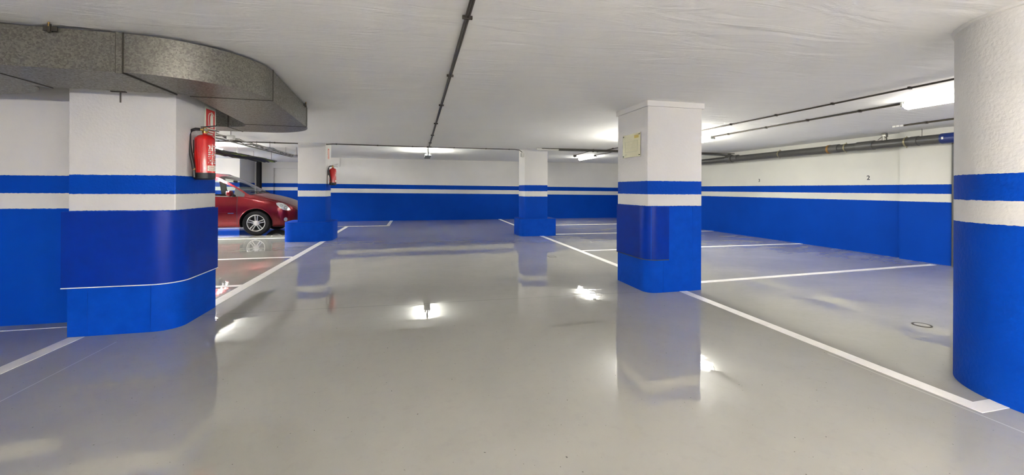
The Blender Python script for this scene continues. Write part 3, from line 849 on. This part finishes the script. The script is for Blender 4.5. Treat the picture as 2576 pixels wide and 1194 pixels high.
tray('narrow cable tray with thin cables hung before the car', -3.42, -3.16, 7.3, 12.3, 2.06, (4, 0.007, 0.02, 0.0))
tray('wide cable tray heaped with black cables above the car', -4.75, -4.28, 8.2, 13.9, 2.03, (26, 0.02, 0.03, -0.05))
wb = thing('junction_box', 'white box at the near end of the narrow cable tray', 'box', (-3.098, 7.75, 2.04))
MB().bevbox(-0.05, 0.05, -0.05, 0.05, -0.02, 0.06, 0.01).obj('body', 'white_plastic', wb)
MB().tube([(0, 0, -0.02), (0, 0, -0.035)], 0.03, 12).obj('gland', 'lamp_body', wb)

# ------------------------------------------------------------------ the red car
def car_paint():
    t = NT('dark_red_car_paint')
    p = t.pos()
    fl = t.noise(p, 900.0, 1.0)
    t.l(t.mix(fl, (0.11, 0.0015, 0.005, 1), (0.16, 0.003, 0.007, 1)), t.b.inputs['Base Color'])
    t.set(Metallic=0.8, Roughness=0.28, Coat_Weight=0.5, Coat_Roughness=0.03)
    return t.m
M['car'] = car_paint()
def glass_mat():
    t = NT('car_glass')
    tr = t.n('ShaderNodeBsdfTransparent')
    tr.inputs[0].default_value = (0.74, 0.80, 0.76, 1)
    gl = t.n('ShaderNodeBsdfGlossy')
    gl.inputs['Roughness'].default_value = 0.02
    fr = t.n('ShaderNodeFresnel')
    fr.inputs[0].default_value = 1.5
    mx = t.n('ShaderNodeMixShader')
    t.l(t.math('MINIMUM', t.math('MULTIPLY', fr.outputs[0], 1.3), 0.9), mx.inputs[0])
    t.l(tr.outputs[0], mx.inputs[1])
    t.l(gl.outputs[0], mx.inputs[2])
    t.l(mx.outputs[0], t.out.inputs[0])
    return t.m
M['car_glass'] = glass_mat()
M['tyre'] = plain('tyre_rubber', (0.010, 0.010, 0.011, 1), 0.75, spec=0.15)
M['alloy'] = plain('alloy_wheel', (0.50, 0.495, 0.48, 1), 0.32, 0.75)
M['trim_black'] = plain('black_trim', (0.016, 0.016, 0.018, 1), 0.7, spec=0.12)
M['chrome'] = plain('chrome_trim', (0.75, 0.74, 0.72, 1), 0.15, 1.0)
M['seat'] = plain('grey_seat_cloth', (0.05, 0.05, 0.055, 1), 0.9)
M['lens'] = plain('lamp_lens', (0.62, 0.62, 0.60, 1), 0.12, 0.55, coat=1.0)
M['lens_dark'] = plain('lamp_inner', (0.42, 0.42, 0.41, 1), 0.2, 0.7)
M['tail_red'] = plain('tail_lamp', (0.35, 0.01, 0.01, 1), 0.2, coat=1.0)
M['sticker'] = plain('sticker', srgb(235, 220, 90), 0.5)

car = thing('car', 'dark red compact people carrier parked nose out between the pillars', 'car', (-3.925, 12.06, 0))
CX = [0.86, 0.82, 0.72, 0.52, 0.25, 0.0, -0.16, -0.35, -0.55, -0.75, -0.92, -1.2, -1.6, -2.0, -2.5, -2.9, -3.12, -3.25, -3.32]
CW = [0.40, 0.55, 0.70, 0.80, 0.845, 0.858, 0.86, 0.86, 0.86, 0.86, 0.86, 0.86, 0.86, 0.86, 0.86, 0.845, 0.81, 0.74, 0.62]
CB = [0.30, 0.25, 0.22, 0.20, 0.20, 0.20, 0.20, 0.20, 0.20, 0.20, 0.20, 0.20, 0.20, 0.20, 0.20, 0.21, 0.23, 0.27, 0.32]
ZBELT = [0.57, 0.655, 0.725, 0.805, 0.875, 0.925, 0.955, 0.98, 0.99, 0.995, 1.0, 1.01, 1.02, 1.03, 1.05, 1.06, 1.05, 0.98, 0.85]
YR = [0.28, 0.42, 0.55, 0.65, 0.71, 0.735, 0.745, 0.725, 0.70, 0.675, 0.655, 0.645, 0.64, 0.63, 0.62, 0.60, 0.57, 0.54, 0.48]
ZRL = [0.60, 0.695, 0.765, 0.855, 0.935, 0.99, 1.02, 1.14, 1.265, 1.375, 1.46, 1.515, 1.545, 1.545, 1.53, 1.49, 1.36, 1.12, 0.90]
ZCT = [0.61, 0.715, 0.795, 0.895, 0.975, 1.03, 1.06, 1.18, 1.305, 1.42, 1.51, 1.57, 1.60, 1.60, 1.585, 1.545, 1.42, 1.16, 0.92]
def crom(xs, ys, x):
    """cubic through points, xs descending"""
    n = len(xs)
    if x >= xs[0]: return ys[0]
    if x <= xs[-1]: return ys[-1]
    i = max(k for k in range(n) if xs[k] >= x)
    i = min(i, n - 2)
    def tan(k):
        if k == 0: return (ys[1] - ys[0]) / (xs[1] - xs[0])
        if k == n - 1: return (ys[-1] - ys[-2]) / (xs[-1] - xs[-2])
        a = (ys[k] - ys[k - 1]) / (xs[k] - xs[k - 1]); b = (ys[k + 1] - ys[k]) / (xs[k + 1] - xs[k])
        return 0.0 if a * b <= 0 else 2 * a * b / (a + b)
    h = xs[i + 1] - xs[i]
    s = (x - xs[i]) / h
    return ((1 + 2 * s) * (1 - s) ** 2 * ys[i] + s * (1 - s) ** 2 * h * tan(i) + s * s * (3 - 2 * s) * ys[i + 1] + s * s * (s - 1) * h * tan(i + 1))
def section(x):
    w, b, zb_, yr, zr, zt = (crom(CX, a, x) for a in (CW, CB, ZBELT, YR, ZRL, ZCT))
    cab = min(1, max(0, (-0.16 - x) / 0.3))
    tt = 0.45 - 0.25 * cab + 0.06 * min(1, max(0, (-1.0 - x) / 0.4)) * -1
    yb_ = w - 0.025
    lo = 0.45 if x < 0.5 else min(0.45, b + 0.16)
    mid = lo + (zb_ - lo) * 0.52
    return [(0, b), (w - 0.16, b), (w - 0.035, b + 0.055), (w - 0.004, lo), (w, mid), (yb_, zb_),
            (yr + (yb_ - yr) * tt, zr + (zb_ - zr) * tt + 0.012 * cab), (yr, zr), (yr * 0.55, zt - 0.22 * (zt - zr)), (0, zt)]
SUBV = 5
def section_dense(x):
    """points round the half section, cubic between the ten control points except at hard corners"""
    P = section(x)
    n = len(P)
    hard = {2, 5, 6, 7} if x < -0.10 else {2}
    out = []
    def tan(k, side):
        if k in hard:
            a, b = (k, k + 1) if side > 0 else (k - 1, k)
            if b > n - 1 or a < 0: a, b = max(a, 0), min(b, n - 1)
            return (P[b][0] - P[a][0], P[b][1] - P[a][1])
        if k == 0: return (P[1][0] - P[0][0], 0)
        if k == n - 1: return (P[-1][0] - P[-2][0], 0)
        return ((P[k + 1][0] - P[k - 1][0]) / 2, (P[k + 1][1] - P[k - 1][1]) / 2)
    for i in range(n - 1):
        t0, t1 = tan(i, 1), tan(i + 1, -1)
        for j in range(SUBV):
            s = j / SUBV
            h0, h1, h2, h3 = (1 + 2 * s) * (1 - s) ** 2, s * (1 - s) ** 2, s * s * (3 - 2 * s), s * s * (s - 1)
            out.append((h0 * P[i][0] + h1 * t0[0] + h2 * P[i + 1][0] + h3 * t1[0], h0 * P[i][1] + h1 * t0[1] + h2 * P[i + 1][1] + h3 * t1[1]))
    out.append(P[-1])
    return out
cuts = set(CX)
for a, b in zip(CX[:-1], CX[1:]):
    m_ = max(1, int(round(abs(a - b) / 0.035)))
    for i in range(m_):
        cuts.add(round(a + (b - a) * i / m_, 5))
GAPS = (-0.415, -1.385, -2.30)
for g_ in GAPS:
    cuts = {c_ for c_ in cuts if abs(c_ - g_) > 0.012} | {g_ - 0.005, g_ + 0.005}
for e_ in (-0.50, -0.27, -1.30, -1.46, -2.24, -2.40, -2.93, 0.70):
    cuts = {c_ for c_ in cuts if abs(c_ - e_) > 0.010} | {e_}
US = sorted(cuts, reverse=True)
NV = 9 * SUBV + 1
grid = []
for x in US:
    bul = 0.09 * max(0.0, 1 - abs(x + 0.35) / 0.9)
    row = []
    w_ = crom(CX, YR, x)
    for (y, z), v in zip(section_dense(x), range(NV)):
        dx = 0.0
        if v >= 7 * SUBV:
            dx = bul * (1 - (y / max(w_, 0.01)) ** 2)
        row.append(Vector((x + dx, y, z)))
    grid.append(row)
AX = (0.0, -2.58)
WR = 0.315
AR = 0.368
def inside(p):
    return any((p.x - a) ** 2 + (p.z - WR) ** 2 < AR ** 2 for a in AX) and p.y > 0.55
# snap vertices round the arches onto the circle
dead = set()
for i in range(len(US) - 1):
    for v in range(NV - 1):
        if v >= 6 * SUBV: continue
        c_ = (grid[i][v] + grid[i + 1][v] + grid[i][v + 1] + grid[i + 1][v + 1]) / 4
        if inside(c_): dead.add((i, v))
for i in range(len(US)):
    for v in range(1 * SUBV + 1, 6 * SUBV):
        adj = [((i + a, v + b) in dead) for a in (-1, 0) for b in (-1, 0)]
        if any(adj) and not all(adj):
            p = grid[i][v]
            for a in AX:
                d = Vector((p.x - a, 0, p.z - WR))
                if d.length < AR + 0.09 and d.length > 0.1:
                    s = AR / d.length
                    grid[i][v] = Vector((a + d.x * s, p.y, WR + d.z * s))
parts = {}
def classify(i, v):
    x = (US[i] + US[i + 1]) / 2
    k = v // SUBV
    c_ = (grid[i][v] + grid[i + 1][v + 1]) / 2
    if k == 0: return 'underbody'
    if k == 5:
        if -0.50 < x < -0.27: return 'mirror_triangle'
        for a, b, n_ in ((-0.50, -1.30, 'front_window'), (-1.46, -2.24, 'rear_window'), (-2.40, -2.93, 'quarter_window')):
            if b < x < a: return n_
        if -1.46 < x < -1.30 or -2.40 < x < -2.24: return 'pillar_trim'
        return 'body'
    if k >= 7:
        if -0.92 < x < -0.16: return 'windscreen'
        if -3.24 < x < -2.98: return 'back_window'
        if -0.16 <= x < 0.72: return 'bonnet'
        return 'roof' if x < -0.5 else 'body'
    if any(abs(x - g_) < 0.006 for g_ in GAPS) and 2 <= k <= 4: return 'door_gap'
    if 2 <= k <= 4:
        if GAPS[1] < x < GAPS[0]: return 'front_door'
        if GAPS[2] < x < GAPS[1]: return 'rear_door'
    if x > 0.30 and c_.z < 0.60 and k <= 4: return 'bumper'
    if x < -2.9 and c_.z < 0.6 and k <= 4: return 'bumper_rear'
    return 'body'
for sgn in (-1, 1):
    for i in range(len(US) - 1):
        for v in range(NV - 1):
            if (i, v) in dead: continue
            n_ = classify(i, v)
            key = (n_, sgn if n_ in ('front_window', 'rear_window', 'quarter_window', 'front_door', 'rear_door', 'mirror_triangle', 'pillar_trim', 'door_gap') else 0)
            q = [grid[i][v], grid[i + 1][v], grid[i + 1][v + 1], grid[i][v + 1]]
            q = [(p.x, p.y * sgn, p.z) for p in q]
            if sgn < 0: q = q[::-1]
            parts.setdefault(key, MB()).add(q, [(0, 1, 2, 3)])
# close nose and tail
for row, n_ in ((grid[0], 'bumper'), (grid[-1], 'bumper_rear')):
    for v in range(NV - 1):
        a, b = row[v], row[v + 1]
        parts[(n_, 0)].add([(a.x, a.y, a.z), (b.x, b.y, b.z), (b.x, -b.y, b.z), (a.x, -a.y, a.z)], [(0, 1, 2, 3)])
MATS = {'underbody': 'black', 'mirror_triangle': 'trim_black', 'front_window': 'car_glass', 'rear_window': 'car_glass', 'quarter_window': 'car_glass', 'windscreen': 'car_glass',
        'back_window': 'car_glass', 'pillar_trim': 'trim_black', 'door_gap': 'black'}
NAMES = {'front_window': 'window', 'rear_window': 'window', 'quarter_window': 'window', 'front_door': 'door', 'rear_door': 'door', 'bumper_rear': 'bumper'}
allv, allf = [], []
doors = {}
for key, mb in parts.items():
    o = mb.obj(NAMES.get(key[0], key[0]), MATS.get(key[0], 'car'), car, smooth=50)
    if key[0] in ('front_door', 'rear_door'): doors[key] = o
    b_ = len(allv)
    allv += [Vector(p) for p in mb.v]
    allf += [tuple(k + b_ for k in f) for f in mb.f]
bvh = BVHTree.FromPolygons(allv, allf)

def decal(name, mat, poly, sgn, dirv, lift=0.006, parent=None, cuts_=3):
    """shape drawn in side view (x, z), carried onto the body along a direction; has its own thickness"""
    bm = bmesh.new()
    vs_ = [bm.verts.new((x, z, 0)) for x, z in poly]
    bm.faces.new(vs_)
    bmesh.ops.triangulate(bm, faces=bm.faces[:])
    bmesh.ops.subdivide_edges(bm, edges=bm.edges[:], cuts=cuts_, use_grid_fill=True)
    bmesh.ops.triangulate(bm, faces=bm.faces[:])
    bm.verts.index_update()
    d = Vector((dirv[0], -sgn * dirv[1], 0)).normalized()
    top, bot = [], []
    for v in bm.verts:
        o0 = Vector((v.co.x, sgn * 0.86, v.co.y)) - d * 1.0
        hit = bvh.ray_cast(o0, d)
        if hit[0] is None:
            hit = bvh.find_nearest(o0 + d * 1.0)
        nn = hit[1] if hit[1].dot(d) < 0 else -hit[1]
        top.append(hit[0] + nn * lift)
        bot.append(hit[0] - nn * 0.004)
    n = len(top)
    fs = [tuple(v.index for v in f.verts) for f in bm.faces]
    sides = []
    for e in bm.edges:
        if len(e.link_faces) == 1:
            a, b = e.verts[0].index, e.verts[1].index
            sides.append((a, b, b + n, a + n))
    bm.free()
    return MB().add(top + bot, fs + [tuple(i + n for i in f[::-1]) for f in fs] + sides).obj(name, mat, parent or car, smooth=50)

for sgn in (-1, 1):
    D = (-0.45, 1.0)
    hl = decal('headlamp', 'lens', [(0.47, 0.815), (0.53, 0.825), (0.63, 0.805), (0.72, 0.755), (0.79, 0.685), (0.83, 0.625), (0.75, 0.618), (0.64, 0.64), (0.55, 0.695), (0.485, 0.765)], sgn, D, 0.008)
    for cx_, cz_, rr in ((0.70, 0.69, 0.046), (0.59, 0.745, 0.034)):
        decal('reflector', 'lens_dark', [(cx_ + rr * 1.0 * math.cos(2 * PI * k / 14), cz_ + rr * math.sin(2 * PI * k / 14)) for k in range(14)], sgn, D, 0.0105, hl, 1)
        decal('reflector', 'lens', [(cx_ + rr * 0.62 * math.cos(2 * PI * k / 14), cz_ + rr * 0.62 * math.sin(2 * PI * k / 14)) for k in range(14)], sgn, D, 0.013, hl, 1)
    decal('fog_lamp', 'lens', [(0.70 + 0.045 * math.cos(2 * PI * k / 16), 0.395 + 0.05 * math.sin(2 * PI * k / 16)) for k in range(16)], sgn, D, 0.012, None, 1)
    decal('bumper_strip', 'car', [(0.36, 0.545), (0.60, 0.555), (0.78, 0.56), (0.78, 0.575), (0.60, 0.575), (0.36, 0.562)], sgn, D, 0.008)
    decal('air_intake', 'black', [(0.79, 0.40), (0.85, 0.41), (0.85, 0.45), (0.79, 0.44)], sgn, (-1.0, 0.6), 0.004, None, 1)
    decal('side_marker', 'chrome', [(-0.61, 0.557), (-0.49, 0.557), (-0.475, 0.566), (-0.49, 0.575), (-0.61, 0.575)], sgn, (0, 1), 0.014, None, 1)
    for (k_, s_), d_ in doors.items():
        if s_ != sgn: continue
        xa, xb = (-1.375, -0.42) if k_ == 'front_door' else (-2.29, -1.395)
        decal('side_moulding', 'car', [(xa, 0.545), (xb, 0.545), (xb, 0.585), (xa, 0.585)], sgn, (0, 1), 0.010, d_)
        decal('window_sill_strip', 'chrome', [(xa, crom(CX, ZBELT, xa) - 0.016), (xb, crom(CX, ZBELT, xb) - 0.016), (xb, crom(CX, ZBELT, xb) - 0.002), (xa, crom(CX, ZBELT, xa) - 0.002)], sgn, (0, 1), 0.006, d_)
        xm = xa + 0.06
        decal('door_handle', 'car', [(xm, 0.845), (xm + 0.17, 0.85), (xm + 0.17, 0.885), (xm, 0.88)], sgn, (0, 1), 0.022, d_, 1)
    decal('tail_lamp', 'tail_red', [(-3.05, 0.72), (-3.22, 0.72), (-3.25, 1.0), (-3.10, 1.02)], sgn, (0.8, 1.0), 0.008)
    # arch lip
    for a in AX:
        pts = []
        for k in range(0, 25):
            an = R(-12 + 204 * k / 24)
            q = Vector((a + (AR + 0.004) * math.cos(an), sgn * 1.4, WR + (AR + 0.004) * math.sin(an)))
            hit = bvh.ray_cast(q, Vector((0, -sgn, 0)))
            yv = hit[0].y if hit[0] is not None and abs(hit[0].y) > 0.5 else sgn * 0.84
            pts.append((q.x, yv, q.z))
        MB().tube(pts, 0.010, 8).obj('arch_lip', 'car', car, smooth=40)
        vv, ff = [], []
        for k in range(25):
            an = R(-14 + 208 * k / 24)
            for yy in (0.42, 0.835):
                vv.append((a + (AR - 0.004) * math.cos(an), sgn * yy, WR + (AR - 0.004) * math.sin(an)))
        for k in range(24):
            ff.append((2 * k, 2 * k + 1, 2 * k + 3, 2 * k + 2))
        ff.append(tuple(2 * k for k in range(25)))
        MB().add(vv, ff).obj('wheel_arch', 'black', car)
        # wheel: tyre, rim, five pairs of spokes
        wh = bpy.data.objects.new('wheel', None)
        wh.empty_display_size = 0.1
        col.objects.link(wh)
        wh.parent = car
        wh.location = (a, sgn * 0.75, WR - 0.002)
        wh.rotation_euler = (0, 0, 0 if sgn < 0 else PI)
        wh['label'] = 'black tyre on a silver alloy rim with five double spokes'
        # local -y is the outside face; lathe axis 'y' puts h along -y
        MB().lathe([(0.205, -0.085), (0.25, -0.098), (0.29, -0.095), (0.308, -0.075), (0.313, -0.04), (0.313, 0.04), (0.308, 0.075), (0.29, 0.095), (0.25, 0.098), (0.207, 0.085), (0.20, 0.0)], seg=48, axis='y', close=True).obj('tyre', 'tyre', wh, smooth=40)
        MB().lathe([(0.190, -0.08), (0.207, 0.070), (0.212, 0.086), (0.205, 0.090), (0.192, 0.078), (0.182, 0.05), (0.178, -0.08)], seg=48, axis='y', close=True).obj('rim', 'alloy', wh, smooth=40)
        MB().lathe([(0, -0.02), (0.18, -0.02), (0.18, -0.03), (0, -0.03)], seg=32, axis='y').obj('brake_disc', 'black', wh, smooth=30)
        MB().lathe([(0, 0.086), (0.02, 0.085), (0.03, 0.080), (0.062, 0.074), (0.068, 0.062), (0.068, 0.02), (0, 0.02)], seg=32, axis='y').obj('hub_cap', 'alloy', wh, smooth=40)
        for k in range(5):
            th = R(90 + 72 * k)
            for e in (-1, 1):
                ca, sa = math.cos(th), math.sin(th)
                ps = []
                for r_, off, hw_ in ((0.05, 0.020, 0.012), (0.192, 0.030, 0.011)):
                    for q in (-1, 1):
                        t_ = e * off + q * hw_
                        ps.append((r_ * ca - t_ * sa, r_ * sa + t_ * ca))
                m_ = MB()
                ys = (-0.075, -0.035)
                vv = [(x, ys[0] + 0.0, z) for x, z in ps] + [(x, ys[1], z) for x, z in ps]
                m_.add(vv, [(0, 2, 3, 1), (4, 5, 7, 6), (0, 1, 5, 4), (2, 6, 7, 3), (0, 4, 6, 2), (1, 3, 7, 5)]).obj('spoke', 'alloy', wh)
    # door mirror
    mm = MB()
    mm.lathe([(0.0, -0.05), (0.05, -0.045), (0.082, -0.02), (0.09, 0.01), (0.085, 0.045), (0.06, 0.06), (0.0, 0.062)], seg=20, axis='x')
    mm.v = [(x * 1.0, y * 1.35, z * 0.85) for x, y, z in mm.v]
    mo_ = mm.obj('door_mirror', 'car', car, smooth=60)
    mo_.location = (-0.53, sgn * 0.985, 1.055)
    MB().lathe([(0, -0.054), (0.062, -0.053), (0.062, -0.048), (0, -0.046)], seg=20, axis='x').obj('mirror_glass', 'chrome', mo_)
    MB().tube([(0.02, -sgn * 0.05, -0.02), (0.05, -sgn * 0.17, -0.06)], [0.035, 0.03], 10).obj('mirror_foot', 'trim_black', mo_, smooth=40)
    # roof rail
    pts = []
    for k in range(13):
        x = -1.02 - 1.75 * k / 12
        pts.append((x, sgn * (crom(CX, YR, x) - 0.03), crom(CX, ZRL, x) + (0.045 if 0 < k < 12 else 0.012)))
    MB().tube(pts, 0.012, 8).obj('roof_rail', 'trim_black', car, smooth=40)
# grille, number plate, badge on the nose
MB().bevbox(0.845, 0.868, -0.26, 0.26, 0.585, 0.625, 0.006).obj('grille', 'trim_black', car)
MB().bevbox(0.855, 0.876, -0.05, 0.05, 0.575, 0.645, 0.008).obj('badge', 'chrome', car)
MB().bevbox(0.856, 0.872, -0.26, 0.26, 0.44, 0.55, 0.004).obj('number_plate', 'white_plastic', car)
# wipers
def on_screen(x, y):
    z = crom(CX, ZCT, x); zr_ = crom(CX, ZRL, x); w_ = crom(CX, YR, x)
    f = min(1, abs(y) / w_)
    bul = 0.09 * max(0.0, 1 - abs(x + 0.35) / 0.9)
    return Vector((x + bul * (1 - f * f), y, z - (z - zr_) * f ** 1.6 + 0.02))
for y0, y1 in ((-0.05, -0.58), (0.50, -0.02)):
    MB().tube([on_screen(-0.17, y0), on_screen(-0.22, (y0 + y1) / 2), on_screen(-0.24, y1)], 0.009, 6).obj('wiper', 'black', car, smooth=40)
decal('inspection_sticker', 'sticker', [(-0.84, 1.455), (-0.80, 1.43), (-0.80, 1.40), (-0.84, 1.42)], -1, (0, 1), 0.001, None, 1) if False else None
# inside
MB().bevbox(-0.75, -0.12, -0.70, 0.70, 0.60, 0.90, 0.05).bevbox(-0.60, -0.18, -0.66, 0.66, 0.85, 0.975, 0.04).obj('dashboard', 'trim_black', car, smooth=40)
for y in (-0.36, 0.36):
    se = MB().bevbox(-1.55, -1.02, y - 0.25, y + 0.25, 0.38, 0.58, 0.05).obj('seat', 'seat', car, smooth=40)
    b_ = MB().bevbox(-0.07, 0.07, -0.24, 0.24, 0.0, 0.62, 0.05).obj('seat_back', 'seat', se, smooth=40)
    b_.location = (-1.50, y, 0.52); b_.rotation_euler = (0, R(-14), 0)
    h_ = MB().bevbox(-0.05, 0.05, -0.13, 0.13, 0.0, 0.17, 0.04).tube([(0, -0.05, -0.1), (0, -0.05, 0.03)], 0.008, 6).tube([(0, 0.05, -0.1), (0, 0.05, 0.03)], 0.008, 6).obj('head_rest', 'seat', se, smooth=40)
    h_.location = (-1.66, y, 1.18); h_.rotation_euler = (0, R(-10), 0)
MB().bevbox(-2.5, -2.0, -0.65, 0.65, 0.40, 0.58, 0.05).bevbox(-2.62, -2.46, -0.65, 0.65, 0.5, 1.12, 0.05).obj('rear_bench', 'seat', car, smooth=40)
sw = MB()
sw.tube([(0.19 * math.cos(2 * PI * k / 24), 0.19 * math.sin(2 * PI * k / 24), 0) for k in range(25)], 0.014, 8, False).tube([(-0.18, 0, 0), (0.18, 0, 0)], 0.018, 6)
so = sw.obj('steering_wheel', 'trim_black', car, smooth=40)
so.location = (-0.92, 0.36, 0.93); so.rotation_euler = (0, R(-62), 0)
MB().bevbox(-0.80, -0.77, -0.11, 0.11, 1.345, 1.405, 0.012).tube([(-0.785, 0, 1.40), (-0.74, 0, 1.435)], 0.008, 6).obj('rear_view_mirror', 'trim_black', car, smooth=40)
